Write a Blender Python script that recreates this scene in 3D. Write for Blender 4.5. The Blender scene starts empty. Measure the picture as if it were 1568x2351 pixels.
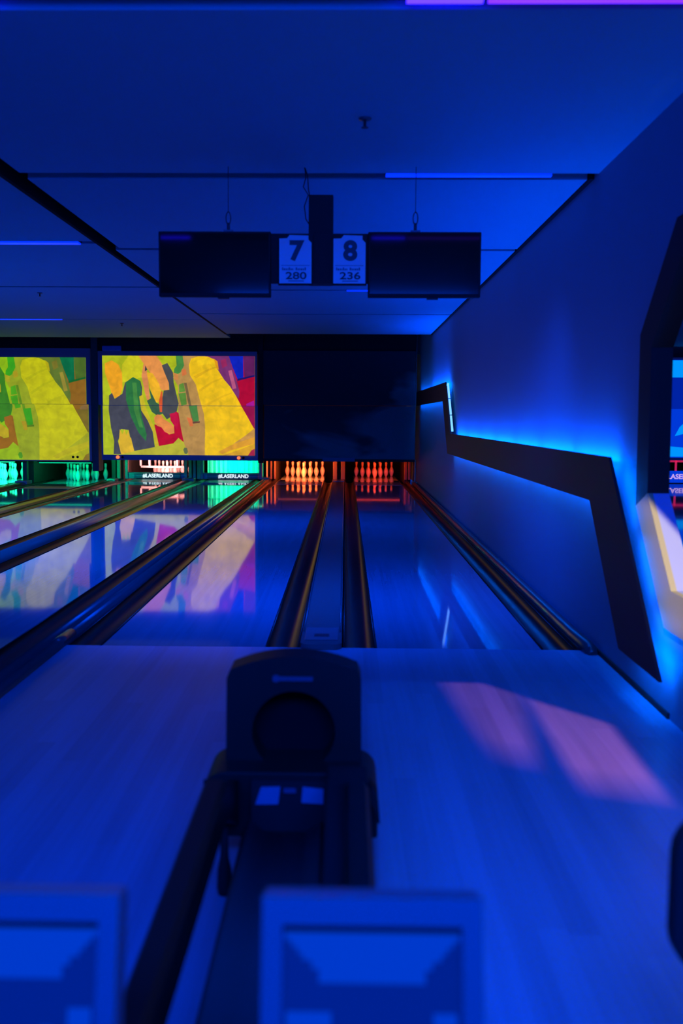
import bpy, bmesh, math, random
from mathutils import Vector, Matrix
random.seed(7)
PI = math.pi
scn = bpy.context.scene
C = scn.collection

# ------------------------------------------------------------------ camera
CAM = dict(f=2226.087, cx=751.523, h=1.48817, x0=0.1484, d=6.2112, yaw=0.018048, pit=0.096107, roll=0.00578)
def make_camera():
    cd = bpy.data.cameras.new('camera'); co = bpy.data.objects.new('camera', cd); C.objects.link(co)
    c, s = math.cos(CAM['yaw']), math.sin(CAM['yaw'])
    x = Vector((c, s, 0)); y = Vector((-s, c, 0)); z = Vector((0, 0, 1))
    c, s = math.cos(CAM['pit']), math.sin(CAM['pit'])
    fwd = c*y - s*z; up = s*y + c*z
    c, s = math.cos(CAM['roll']), math.sin(CAM['roll'])
    right = c*x + s*up; up2 = c*up - s*x
    m = Matrix((right, up2, -fwd)).transposed().to_4x4()
    m.translation = Vector((CAM['x0'], -CAM['d'], CAM['h']))
    co.matrix_world = m
    cd.sensor_fit = 'VERTICAL'; cd.sensor_height = 36; cd.sensor_width = 24
    cd.lens = CAM['f']/2351*36
    cd.shift_x = (784-CAM['cx'])/2351
    cd.clip_start = 0.05; cd.clip_end = 200
    cd.dof.use_dof = True; cd.dof.focus_distance = 13.0; cd.dof.aperture_fstop = 1.9
    scn.camera = co
make_camera()

# ------------------------------------------------------------------ exposure, world, added lights
scn.view_settings.view_transform = 'Standard'
scn.view_settings.look = 'None'
scn.view_settings.exposure = 0.0
scn.view_settings.gamma = 1.0
scn.view_settings.use_curve_mapping = False
scn.render.film_transparent = False
w = bpy.data.worlds.new('world'); scn.world = w; w.use_nodes = True
w.node_tree.nodes['Background'].inputs[0].default_value = (0.004, 0.07, 0.80, 1)
w.node_tree.nodes['Background'].inputs[1].default_value = 0.30

BLUE = (0.0, 0.062, 1.0)
def area(name, loc, target, sx, sy, power, col, spread=180):
    l = bpy.data.lights.new(name, 'AREA'); l.shape = 'RECTANGLE'; l.size = sx; l.size_y = sy
    l.energy = power; l.color = col; l.spread = math.radians(spread)
    o = bpy.data.objects.new(name, l); C.objects.link(o); o.location = loc
    dvec = Vector(target)-Vector(loc)
    if 'uplight' in name:
        z = -dvec.normalized(); x = Vector((0, 1, 0)); x = (x-z*x.dot(z)).normalized(); y = z.cross(x)
        o.rotation_euler = Matrix((x, y, z)).transposed().to_euler()
    else: o.rotation_euler = dvec.to_track_quat('-Z', 'Y').to_euler()
    return o
area('fill_approach', (0.3, -6.6, 2.9), (0.4, -2.6, 0), 3.6, 1.2, 420, BLUE)  # unseen blue fill added to brighten the approach floor
area('fill_lanes', (-0.3, 0.9, 2.98), (-0.3, 2.1, 0), 2.8, 0.3, 105, BLUE, 100)  # added fill, no fixture here, brightens the near lanes
area('fill_lanes_far', (-2.4, 7.2, 2.98), (-2.4, 7.6, 0), 6.0, 0.3, 120, BLUE, 100)  # added fill for the far lanes, no fixture
area('fill_left_lanes', (-5.6, 3.0, 2.98), (-5.6, 4.6, 0), 4.5, 0.4, 520, (0.0, 0.09, 0.9), 120)  # added fill, brightens left lanes and their ceiling by bounce
area('fill_wall_uplight', (1.738, 3.8, 1.235), (1.60, 3.8, 3.08), 8.4, 0.06, 110, BLUE)  # unseen uplight added behind the zigzag panel to strengthen its LED glow
area('fill_wall_uplight', (1.738, 10.6, 2.02), (1.60, 10.6, 3.08), 3.0, 0.06, 45, BLUE)  # second added uplight behind the far part of the panel

def gobo_lamp(name, loc, power, masks):
    """an unseen spot aimed straight down; masks = [(floor polygon (convex, ccw), colour, softness)]"""
    l = bpy.data.lights.new(name, 'SPOT'); l.energy = power; l.color = (1, 1, 1)
    l.spot_size = math.radians(150); l.spot_blend = 0.0; l.shadow_soft_size = 0.02
    o = bpy.data.objects.new(name, l); C.objects.link(o); o.location = loc
    l.use_nodes = True
    nt = l.node_tree; N = nt.nodes; L = nt.links
    em = N['Emission']
    tc = N.new('ShaderNodeTexCoord'); sp = N.new('ShaderNodeSeparateXYZ'); L.new(tc.outputs['Normal'], sp.inputs[0])
    def m(op, a, b=None, cl=False):
        n = N.new('ShaderNodeMath'); n.operation = op; n.use_clamp = cl
        for i, v in enumerate((a, b)):
            if v is None: continue
            if isinstance(v, (int, float)): n.inputs[i].default_value = v
            else: L.new(v, n.inputs[i])
        return n.outputs[0]
    az = m('ABSOLUTE', sp.outputs[2])
    H = loc[2]
    fx = m('ADD', m('MULTIPLY', m('DIVIDE', sp.outputs[0], az), H), loc[0])
    fy = m('ADD', m('MULTIPLY', m('DIVIDE', sp.outputs[1], az), H), loc[1])
    acc = None
    for poly, col, strength, soft in masks:
        v = None
        n = len(poly)
        for i in range(n):
            (x0, y0), (x1, y1) = poly[i], poly[(i+1) % n]
            ln = math.hypot(x1-x0, y1-y0); nx, ny = -(y1-y0)/ln, (x1-x0)/ln
            sf = soft[i] if isinstance(soft, (list, tuple)) else soft
            dd = m('SUBTRACT', m('ADD', m('MULTIPLY', fx, nx), m('MULTIPLY', fy, ny)), nx*x0+ny*y0)
            e = m('ADD', m('DIVIDE', dd, sf), 0.5, cl=True)
            v = e if v is None else m('MULTIPLY', v, e)
        v = m('MULTIPLY', v, strength)
        mx = N.new('ShaderNodeVectorMath'); mx.operation = 'SCALE'; mx.inputs[0].default_value = col; L.new(v, mx.inputs['Scale'])
        if acc is None: acc = mx.outputs[0]
        else:
            ad = N.new('ShaderNodeVectorMath'); ad.operation = 'ADD'; L.new(acc, ad.inputs[0]); L.new(mx.outputs[0], ad.inputs[1]); acc = ad.outputs[0]
    L.new(acc, em.inputs['Color']); em.inputs['Strength'].default_value = 1.0
    return o
gobo_lamp('masked_spot', (0.35, -4.9, 3.0), 260, [  # unseen spot; its masks shape floor light pools and lit window frame
    ([(0.26, -4.2), (1.5, -4.2), (1.46, -1.54), (0.93, -0.82), (0.26, -0.79)], (0.0, 0.035, 0.30), 2.0, (1.0, 0.05, 0.04, 0.03, 0.1)),
    ([(0.82, -1.95), (1.0, -2.05), (1.10, -1.05), (0.93, -0.82), (0.72, -0.81)], (1.7, 0.24, 0.30), 1.6, (0.35, 0.10, 0.04, 0.03, 0.12)),
    ([(1.12, -2.3), (1.44, -2.42), (1.46, -1.54), (1.14, -1.12)], (1.7, 0.24, 0.28), 2.4, (0.35, 0.05, 0.04, 0.08)),
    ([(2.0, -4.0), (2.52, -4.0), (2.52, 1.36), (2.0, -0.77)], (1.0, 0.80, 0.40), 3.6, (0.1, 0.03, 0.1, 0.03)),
])

# ------------------------------------------------------------------ materials
MATS = {}
def mat(name, col=(0.5, 0.5, 0.5), rough=0.5, metal=0.0, spec=0.5, emis=None, es=1.0, bump=None, noise=None, coat=0.0):
    if name in MATS: return MATS[name]
    m = bpy.data.materials.new(name); m.use_nodes = True; MATS[name] = m
    nt = m.node_tree; N = nt.nodes; L = nt.links; b = N['Principled BSDF']
    b.inputs['Base Color'].default_value = (*col, 1); b.inputs['Roughness'].default_value = rough
    b.inputs['Metallic'].default_value = metal; b.inputs['Specular IOR Level'].default_value = spec
    b.inputs['Coat Weight'].default_value = coat
    if emis: b.inputs['Emission Color'].default_value = (*emis, 1); b.inputs['Emission Strength'].default_value = es
    if noise:
        sc, amt = noise
        tc = N.new('ShaderNodeTexCoord'); nz = N.new('ShaderNodeTexNoise'); nz.inputs['Scale'].default_value = sc; nz.inputs['Detail'].default_value = 4
        L.new(tc.outputs['Object'], nz.inputs['Vector'])
        rm = N.new('ShaderNodeMapRange'); rm.inputs['To Min'].default_value = 1-amt; rm.inputs['To Max'].default_value = 1+amt
        L.new(nz.outputs['Fac'], rm.inputs['Value'])
        sc_ = N.new('ShaderNodeVectorMath'); sc_.operation = 'SCALE'; sc_.inputs[0].default_value = col; L.new(rm.outputs[0], sc_.inputs['Scale'])
        L.new(sc_.outputs[0], b.inputs['Base Color'])
    if bump:
        sc, st = bump
        tc = N.new('ShaderNodeTexCoord'); nz = N.new('ShaderNodeTexNoise'); nz.inputs['Scale'].default_value = sc
        L.new(tc.outputs['Object'], nz.inputs['Vector'])
        bp = N.new('ShaderNodeBump'); bp.inputs['Strength'].default_value = st; bp.inputs['Distance'].default_value = 0.01
        L.new(nz.outputs['Fac'], bp.inputs['Height']); L.new(bp.outputs[0], b.inputs['Normal'])
    return m

def board_mat(name, colA, colB, width, rough, rough_var, spec, streak=1.0, wave=0.0):
    """narrow wooden boards running along Y, with soft streaks"""
    m = bpy.data.materials.new(name); m.use_nodes = True; MATS[name] = m
    nt = m.node_tree; N = nt.nodes; L = nt.links; b = N['Principled BSDF']
    geo = N.new('ShaderNodeNewGeometry'); sp = N.new('ShaderNodeSeparateXYZ'); L.new(geo.outputs['Position'], sp.inputs[0])
    dv = N.new('ShaderNodeMath'); dv.operation = 'DIVIDE'; dv.inputs[1].default_value = width; L.new(sp.outputs[0], dv.inputs[0])
    fl = N.new('ShaderNodeMath'); fl.operation = 'FLOOR'; L.new(dv.outputs[0], fl.inputs[0])
    ydv = N.new('ShaderNodeMath'); ydv.operation = 'MULTIPLY_ADD'; ydv.inputs[1].default_value = 0.45; L.new(sp.outputs[1], ydv.inputs[0])
    wn0 = N.new('ShaderNodeTexWhiteNoise'); wn0.noise_dimensions = '1D'; L.new(fl.outputs[0], wn0.inputs['W'])
    mm = N.new('ShaderNodeMath'); mm.operation = 'MULTIPLY'; mm.inputs[1].default_value = 7.0; L.new(wn0.outputs['Value'], mm.inputs[0])
    L.new(mm.outputs[0], ydv.inputs[2])
    fy = N.new('ShaderNodeMath'); fy.operation = 'FLOOR'; L.new(ydv.outputs[0], fy.inputs[0])
    cb = N.new('ShaderNodeCombineXYZ'); L.new(fl.outputs[0], cb.inputs[0]); L.new(fy.outputs[0], cb.inputs[1])
    wn = N.new('ShaderNodeTexWhiteNoise'); wn.noise_dimensions = '2D'; L.new(cb.outputs[0], wn.inputs['Vector'])
    # streaky grain
    mp = N.new('ShaderNodeMapping'); mp.inputs['Scale'].default_value = (60, 1.2, 1); L.new(geo.outputs['Position'], mp.inputs['Vector'])
    nz = N.new('ShaderNodeTexNoise'); nz.inputs['Scale'].default_value = 1; nz.inputs['Detail'].default_value = 3; L.new(mp.outputs[0], nz.inputs['Vector'])
    mp2 = N.new('ShaderNodeMapping'); mp2.inputs['Scale'].default_value = (9, 0.5, 1); L.new(geo.outputs['Position'], mp2.inputs['Vector'])
    nz2 = N.new('ShaderNodeTexNoise'); nz2.inputs['Scale'].default_value = 1; nz2.inputs['Detail'].default_value = 2; L.new(mp2.outputs[0], nz2.inputs['Vector'])
    a1 = N.new('ShaderNodeMath'); a1.operation = 'MULTIPLY_ADD'; a1.inputs[1].default_value = 0.5*streak; L.new(nz.outputs['Fac'], a1.inputs[0])
    a0 = N.new('ShaderNodeMath'); a0.operation = 'MULTIPLY'; a0.inputs[1].default_value = 0.35*streak; L.new(wn.outputs['Value'], a0.inputs[0]); L.new(a0.outputs[0], a1.inputs[2])
    a2 = N.new('ShaderNodeMath'); a2.operation = 'MULTIPLY_ADD'; a2.inputs[1].default_value = 0.6*streak; L.new(nz2.outputs['Fac'], a2.inputs[0]); L.new(a1.outputs[0], a2.inputs[2])
    a3 = N.new('ShaderNodeMath'); a3.operation = 'SUBTRACT'; a3.inputs[1].default_value = 0.25*streak; a3.use_clamp = True; L.new(a2.outputs[0], a3.inputs[0])
    mix = N.new('ShaderNodeMix'); mix.data_type = 'RGBA'; mix.inputs['A'].default_value = (*colA, 1); mix.inputs['B'].default_value = (*colB, 1)
    L.new(a3.outputs[0], mix.inputs['Factor']); L.new(mix.outputs['Result'], b.inputs['Base Color'])
    rr = N.new('ShaderNodeMapRange'); rr.inputs['To Min'].default_value = rough-rough_var; rr.inputs['To Max'].default_value = rough+rough_var
    L.new(nz2.outputs['Fac'], rr.inputs['Value']); L.new(rr.outputs[0], b.inputs['Roughness'])
    b.inputs['Specular IOR Level'].default_value = spec
    if wave:
        mp3 = N.new('ShaderNodeMapping'); mp3.inputs['Scale'].default_value = (22, 0.9, 1); L.new(geo.outputs['Position'], mp3.inputs['Vector'])
        nz3 = N.new('ShaderNodeTexNoise'); nz3.inputs['Scale'].default_value = 1; nz3.inputs['Detail'].default_value = 1; L.new(mp3.outputs[0], nz3.inputs['Vector'])
        bp = N.new('ShaderNodeBump'); bp.inputs['Strength'].default_value = wave; bp.inputs['Distance'].default_value = 0.01
        L.new(nz3.outputs['Fac'], bp.inputs['Height']); L.new(bp.outputs[0], b.inputs['Normal'])
    return m

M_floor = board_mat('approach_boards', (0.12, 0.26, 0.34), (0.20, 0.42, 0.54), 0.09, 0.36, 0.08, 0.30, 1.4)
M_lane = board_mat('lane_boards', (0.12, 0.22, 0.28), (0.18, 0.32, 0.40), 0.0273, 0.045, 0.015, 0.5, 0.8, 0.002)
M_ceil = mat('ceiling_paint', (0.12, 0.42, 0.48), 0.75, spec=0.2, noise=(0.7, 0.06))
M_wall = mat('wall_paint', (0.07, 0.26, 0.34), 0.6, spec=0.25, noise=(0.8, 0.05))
M_black = mat('matt_black', (0.018, 0.017, 0.016), 0.7, spec=0.3)
M_void = mat('void_black', (0.010, 0.010, 0.011), 0.9, spec=0.1)
M_plastic = mat('black_plastic', (0.016, 0.015, 0.012), 0.5, spec=0.25)
M_gutter = mat('gutter_plastic', (0.010, 0.008, 0.007), 0.3, spec=0.35)
M_cap = mat('cap_plastic', (0.04, 0.05, 0.055), 0.28, spec=0.45)
M_capblue = mat('cap_grey', (0.07, 0.11, 0.11), 0.35, spec=0.5)
M_screen = mat('tv_glass', (0.014, 0.012, 0.008), 0.06, spec=0.3)
M_signw = mat('sign_white', (0.62, 0.64, 0.68), 0.3)
M_signk = mat('sign_print', (0.03, 0.02, 0.03), 0.5)
M_pin = mat('pin_white', (0.82, 0.80, 0.76), 0.25)
M_pinred = mat('pin_stripe', (0.5, 0.02, 0.02), 0.3)
M_steel = mat('painted_steel', (0.35, 0.37, 0.40), 0.4, metal=0.2)
M_chain = mat('chain_steel', (0.10, 0.10, 0.11), 0.4, metal=0.6)
M_cream = mat('cream_paint', (0.60, 0.53, 0.38), 0.5, noise=(5, 0.05))
M_jamb_lit = mat('jamb_lit_lower', (0.50, 0.55, 0.80), 0.5)
M_wood = mat('kickback_wood', (0.16, 0.09, 0.06), 0.5)
M_panel = mat('wall_panel_dark', (0.030, 0.020, 0.024), 0.6, spec=0.3)
M_navy = mat('navy_frame', (0.05, 0.09, 0.30), 0.4, emis=(0.01, 0.02, 0.09), es=0.12)
M_strip = mat('led_blue', (0.2, 0.2, 0.3), 0.4, emis=(0.0, 0.02, 1.0), es=1.6)
M_strip_v = mat('led_violet', (0.2, 0.2, 0.3), 0.4, emis=(0.10, 0.01, 1.0), es=3.0)
M_ledw = mat('led_wall_glow', (0.2, 0.3, 0.4), 0.4, emis=(0.0, 0.14, 1.0), es=78)
M_ledhot = mat('led_bright', (0.5, 0.6, 0.7), 0.4, emis=(0.20, 0.55, 1.0), es=1.3)
M_orange = mat('warning_amber', (0.8, 0.3, 0.1), 0.3, emis=(1.0, 0.22, 0.04), es=1.2)
M_hole = mat('hole_black', (0.01, 0.01, 0.01), 0.9)
M_txt = mat('text_white', (0.85, 0.88, 0.9), 0.4)
M_barface = mat('sweep_bar_grey', (0.16, 0.20, 0.24), 0.35)

# ------------------------------------------------------------------ building helpers
ORG = {}
def finish(name, bm, m, parent=None, loc=None, smooth=False):
    bm.normal_update()
    if parent is not None:
        po = ORG[parent.name]; origin = po
    else:
        if loc is None:
            xs = [v.co.x for v in bm.verts]; ys = [v.co.y for v in bm.verts]; zs = [v.co.z for v in bm.verts]
            loc = Vector(((min(xs)+max(xs))/2, (min(ys)+max(ys))/2, min(zs)))
        origin = Vector(loc)
    bmesh.ops.translate(bm, verts=bm.verts, vec=-origin)
    me = bpy.data.meshes.new(name); bm.to_mesh(me); bm.free()
    mats = m if isinstance(m, (list, tuple)) else [m]
    for x in mats: me.materials.append(x)
    if smooth:
        for p in me.polygons: p.use_smooth = True
    o = bpy.data.objects.new(name, me); C.objects.link(o)
    if parent is not None: o.parent = parent
    else: o.location = origin
    ORG[o.name] = origin
    return o
def thing(name, label, cat, loc=(0, 0, 0), group=None):
    o = bpy.data.objects.new(name, None); C.objects.link(o); o.location = loc; o.empty_display_size = 0.1
    o['label'] = label; o['category'] = cat
    if group: o['group'] = group
    ORG[o.name] = Vector(loc)
    return o
def tag(o, label, cat, group=None):
    o['label'] = label; o['category'] = cat
    if group: o['group'] = group
    return o
def struct(o):
    o['kind'] = 'structure'; return o

def B(): return bmesh.new()
def box(bm, x0, x1, y0, y1, z0, z1, mi=0):
    vs = [bm.verts.new((x, y, z)) for z in (z0, z1) for y in (y0, y1) for x in (x0, x1)]
    for f in ((0, 2, 3, 1), (4, 5, 7, 6), (0, 1, 5, 4), (2, 6, 7, 3), (0, 4, 6, 2), (1, 3, 7, 5)):
        fc = bm.faces.new([vs[i] for i in f]); fc.material_index = mi
    return bm
def bev(bm, r, seg=2):
    bmesh.ops.bevel(bm, geom=list(bm.edges)+list(bm.verts), offset=r, segments=seg, affect='EDGES', profile=0.5); return bm
def prism(bm, pts, axis, a, b, mi=0):
    """extrude polygon; axis 0: pts=(y,z), 1: pts=(x,z), 2: pts=(x,y)"""
    def mk(p, t):
        return (t, p[0], p[1]) if axis == 0 else ((p[0], t, p[1]) if axis == 1 else (p[0], p[1], t))
    A = [bm.verts.new(mk(p, a)) for p in pts]; Bv = [bm.verts.new(mk(p, b)) for p in pts]
    n = len(pts); fs = []
    fs.append(bm.faces.new(A)); fs.append(bm.faces.new(Bv[::-1]))
    for i in range(n): fs.append(bm.faces.new([A[i], Bv[i], Bv[(i+1) % n], A[(i+1) % n]]))
    for f in fs: f.material_index = mi
    bmesh.ops.recalc_face_normals(bm, faces=fs)
    return bm
def lathe(bm, prof, cx, cy, cz=0, n=16, cuts=None):
    rings = []
    for r, z in prof:
        rings.append([bm.verts.new((cx+r*math.cos(2*PI*i/n), cy+r*math.sin(2*PI*i/n), cz+z)) for i in range(n)])
    for k in range(len(rings)-1):
        for i in range(n):
            f = bm.faces.new([rings[k][i], rings[k][(i+1) % n], rings[k+1][(i+1) % n], rings[k+1][i]])
            if cuts and any(a <= (prof[k][1]+prof[k+1][1])/2 <= b for a, b in cuts): f.material_index = 1
            f.smooth = True
    bm.faces.new(rings[0][::-1]); bm.faces.new(rings[-1])
    return bm
def tube(bm, pts, r, n=8):
    pts = [Vector(p) for p in pts]; rings = []
    for i, p in enumerate(pts):
        d = (pts[min(i+1, len(pts)-1)]-pts[max(i-1, 0)]).normalized()
        u = d.orthogonal().normalized() if abs(d.z) > .99 or abs(d.x) > .0 else Vector((1, 0, 0))
        ref = Vector((0, 0, 1)) if abs(d.z) < 0.9 else Vector((1, 0, 0))
        u = d.cross(ref).normalized(); v = d.cross(u)
        rr = r[i] if isinstance(r, (list, tuple)) else r
        rings.append([bm.verts.new(p+rr*(math.cos(2*PI*k/n)*u+math.sin(2*PI*k/n)*v)) for k in range(n)])
    for a, b in zip(rings, rings[1:]):
        for k in range(n):
            f = bm.faces.new([a[k], a[(k+1) % n], b[(k+1) % n], b[k]]); f.smooth = True
    bm.faces.new(rings[0][::-1]); bm.faces.new(rings[-1])
    bmesh.ops.recalc_face_normals(bm, faces=bm.faces[:])
    return bm
def profile_along_y(bm, prof, y0, y1, mi=0, closed=False, smooth=True):
    A = [bm.verts.new((x, y0, z)) for x, z in prof]; Bv = [bm.verts.new((x, y1, z)) for x, z in prof]
    n = len(prof)
    for i in range(n if closed else n-1):
        f = bm.faces.new([A[i], A[(i+1) % n], Bv[(i+1) % n], Bv[i]]); f.smooth = smooth; f.material_index = mi
    if closed:
        bm.faces.new(A[::-1]); bm.faces.new(Bv)
    bmesh.ops.recalc_face_normals(bm, faces=bm.faces[:])
    return bm
def text_bm(s, size, loc, facing='-Y', depth=0.004, bold=0.0, sx=1.0):
    cu = bpy.data.curves.new('t', 'FONT'); cu.body = s; cu.size = size; cu.extrude = depth/2; cu.offset = bold
    cu.align_x = 'CENTER'; cu.align_y = 'CENTER'
    to = bpy.data.objects.new('t', cu); C.objects.link(to)
    bpy.context.view_layer.update()
    me = bpy.data.meshes.new_from_object(to.evaluated_get(bpy.context.evaluated_depsgraph_get()))
    bm = bmesh.new(); bm.from_mesh(me)
    bpy.data.objects.remove(to); bpy.data.curves.remove(cu); bpy.data.meshes.remove(me)
    bmesh.ops.scale(bm, vec=(sx, 1, 1), verts=bm.verts)
    bmesh.ops.rotate(bm, cent=(0, 0, 0), matrix=Matrix.Rotation(PI/2, 3, 'X'), verts=bm.verts)
    bmesh.ops.translate(bm, vec=loc, verts=bm.verts)
    for f in bm.faces: f.material_index = 0
    return bm
def dup(root, loc, label, group=None):
    r = root.copy(); C.objects.link(r); r.location = loc; r['label'] = label
    if group: r['group'] = group
    for ch in list(root.children):
        c = ch.copy(); C.objects.link(c); c.parent = r
        for g in ch.children:
            d = g.copy(); C.objects.link(d); d.parent = c
    return r

# ------------------------------------------------------------------ layout numbers (metres; Y=0 foul line of lanes 7 and 8)
LW = 1.0668
L8 = (0.366, 1.4328); L7 = (-1.4328, -0.366)
L6 = (-3.134, -2.067); L5 = (-4.933, -3.866)
L4 = (-6.634, -5.567); L3 = (-8.433, -7.366)
XW = 1.78; ZC = 3.08
FOUL = {8: 0, 7: 0, 6: -1.6, 5: -1.6, 4: -3.0, 3: -3.0}
HEAD = {8: 18.29, 7: 18.29, 6: 18.5, 5: 18.5, 4: 16.35, 3: 16.6}
LANES = {8: L8, 7: L7, 6: L6, 5: L5, 4: L4, 3: L3}
END = 20.0

# ------------------------------------------------------------------ structure
# floor of the approach, stepping back beside the dividers of the other lane pairs
bm = B()
prism(bm, [(-12, -9), (1.90, -9), (1.90, 0.0), (-1.84, 0.0), (-1.84, -1.6), (-5.3, -1.6), (-5.3, -3.0), (-12, -3.0)], 2, -0.12, 0.0)
fl = struct(finish('floor', bm, M_floor))
for px, py in ((0.46, -4.41), (0.595, -4.41), (0.73, -4.41)):
    bm = B(); lathe(bm, [(0.008, 0), (0.008, 0.0015)], px, py, 0.0, 12)
    finish('approach_dot', bm, M_signk, fl)
# sub floor under lanes
bm = B(); box(bm, -9.2, 1.9, -3.0, END, -0.40, -0.30); struct(finish('floor', bm, M_void))
# right wall with window opening
def wall_with_hole(outer, inner, x0, x1):
    bm = B()
    def loop(pts):
        vs = [bm.verts.new((x0, y, z)) for y, z in pts]
        return [bm.edges.new((vs[i], vs[(i+1) % len(vs)])) for i in range(len(vs))]
    es = loop(outer)+loop(inner)
    bmesh.ops.triangle_fill(bm, use_beauty=True, use_dissolve=False, edges=es)
    r = bmesh.ops.extrude_face_region(bm, geom=bm.faces[:])
    bmesh.ops.translate(bm, verts=[g for g in r['geom'] if isinstance(g, bmesh.types.BMVert)], vec=(x1-x0, 0, 0))
    bmesh.ops.recalc_face_normals(bm, faces=bm.faces[:])
    return bm
HO = [(-0.86, 1.02), (-0.83, 1.95), (-1.36, 2.47), (-3.6, 2.47), (-4.13, 1.95), (-4.1, 1.02), (-3.6, 0.455), (-1.40, 0.455)]
def inset(pts, d):
    n = len(pts); out = []
    A = sum(pts[i][0]*pts[(i+1) % n][1]-pts[(i+1) % n][0]*pts[i][1] for i in range(n))
    sg = 1 if A > 0 else -1
    for i in range(n):
        p0, p1, p2 = Vector(pts[i-1]), Vector(pts[i]), Vector(pts[(i+1) % n])
        e1 = (p1-p0).normalized(); e2 = (p2-p1).normalized()
        n1 = Vector((-e1.y, e1.x))*sg; n2 = Vector((-e2.y, e2.x))*sg
        k = (n1+n2); k = k/(k.dot(n1))
        out.append(tuple(p1+k*d))
    return out
HI = inset(HO, 0.20)
HM = inset(HO, 0.10)
bm = wall_with_hole([(-9, 0), (12.4, 0), (20, 0), (20, 3.9), (-9, 3.9)], HM, XW, XW+0.075)
struct(finish('wall_right', bm, M_wall))
# window frame : unlit upper and lit lower half painted as colours (ring built in two runs)
def ring_part(idx, x0, x1, outer, inner, cut=None):
    bm = B()
    for i in idx:
        j = (i+1) % len(outer)
        prism(bm, [outer[i], outer[j], inner[j], inner[i]], 0, x0, x1)
    return bm
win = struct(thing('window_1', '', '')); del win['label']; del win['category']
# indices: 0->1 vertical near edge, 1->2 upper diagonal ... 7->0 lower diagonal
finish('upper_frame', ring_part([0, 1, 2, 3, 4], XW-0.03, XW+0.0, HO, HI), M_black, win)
finish('lower_frame', ring_part([5, 6, 7], XW-0.03, XW+0.0, HO, HI), mat('frame_lit_lower', (0.58, 0.52, 0.26), 0.6, spec=0.2), win)
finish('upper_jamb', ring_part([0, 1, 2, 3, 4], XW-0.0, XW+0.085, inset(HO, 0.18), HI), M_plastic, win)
finish('lower_jamb', ring_part([5, 6, 7], XW-0.0, XW+0.085, inset(HO, 0.18), HI), M_jamb_lit, win)

# ceilings: panels with open slots
def ceiling_panel(x0, x1, y0, y1, z=ZC):
    bm = B(); box(bm, x0, x1, y0, y1, z, z+0.05); return struct(finish('ceiling', bm, M_ceil))
RS = [(-9.0, -5.1), (-5.0, -2.45), (-2.25, 0.29), (0.46, 3.11), (3.22, 6.04), (6.13, 8.84), (8.93, 12.40)]
for y0, y1 in RS: ceiling_panel(-2.0 if y0 < 3 else (-2.06 if y0 < 6.1 else -2.12), 1.745 if y0 > 0 else 1.78, y0, y1)
LS = [(-9.0, -5.1), (-5.0, -2.3), (-2.2, 0.0), (0.08, 2.76), (2.88, 5.80), (5.90, 9.76), (9.82, 13.35)]
for y0, y1 in LS: ceiling_panel(-9.2, -2.16, y0, y1)
bm = B(); box(bm, -9.2, 1.9, -9, 13.5, 3.20, 3.24); struct(finish('ceiling', bm, M_void))
bm = B(); box(bm, -9.2, 1.9, 13.5, END, 3.60, 3.64); struct(finish('ceiling', bm, M_void))
bm = B(); box(bm, -2.158, -2.125, -9, 12.5, 3.075, 3.20); struct(finish('trim_1', bm, M_void))
bm = B(); box(bm, 1.748, 1.779, 0.40, 12.42, 3.07, 3.13); struct(finish('trim_2', bm, M_void))
# back wall of the machine room and header over the masking units
bm = B(); box(bm, -9.2, 1.9, END, END+0.1, -0.3, 3.64); struct(finish('wall_back', bm, M_void))
bm = B(); box(bm, -9.2, 1.78, 15.35, 15.45, 2.9, 3.6); struct(finish('wall_header', bm, M_black))
bm = B(); box(bm, -9.3, -9.2, -9, END, -0.3, 3.64); struct(finish('wall_left', bm, M_wall))
bm = B(); box(bm, XW-0.012, XW, -9, -1.75, 0, 0.08); box(bm, XW-0.012, XW, -1.45, 15.2, 0, 0.03); struct(finish('baseboard_right', bm, M_black))

# ------------------------------------------------------------------ lanes
LD = {8: 'beside the blue wall, ending at dim red pins', 7: 'under the number 7 sign, ending at bright red pins', 6: 'ending at the green-lit #LASERLAND bar',
      5: 'ending at the pink-lit #LASERLAND bar', 4: 'ending at green pins by the dark column', 3: 'ending at the brightest green pins at the left edge'}
END_L = {8: 19.25, 7: 19.25, 6: 19.4, 5: 19.4, 4: 17.4, 3: 17.6}
BAR = {8: (15.55, 16.65), 7: (15.55, 16.65), 6: (16.1, 17.15), 5: (16.1, 17.15), 4: (13.8, 14.5), 3: (13.8, 14.5)}
M_tan = mat('tan_plate', (0.62, 0.56, 0.42), 0.25)
for n, (a, b) in LANES.items():
    t = thing('bowling_lane', 'glossy wooden bowling lane ' + LD[n], 'bowling lane', ((a+b)/2, FOUL[n], 0), 'bowling lanes')
    bm = B(); y0, y1 = BAR[n]
    box(bm, a, b, FOUL[n]+0.006, END_L[n], -0.12, -0.001); finish('lane_surface', bm, M_lane, t)
    bm = B(); box(bm, a+0.005, b-0.005, y0, y1, -0.001, 0.0015); finish('pale_band', bm, M_tan, t)
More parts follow.
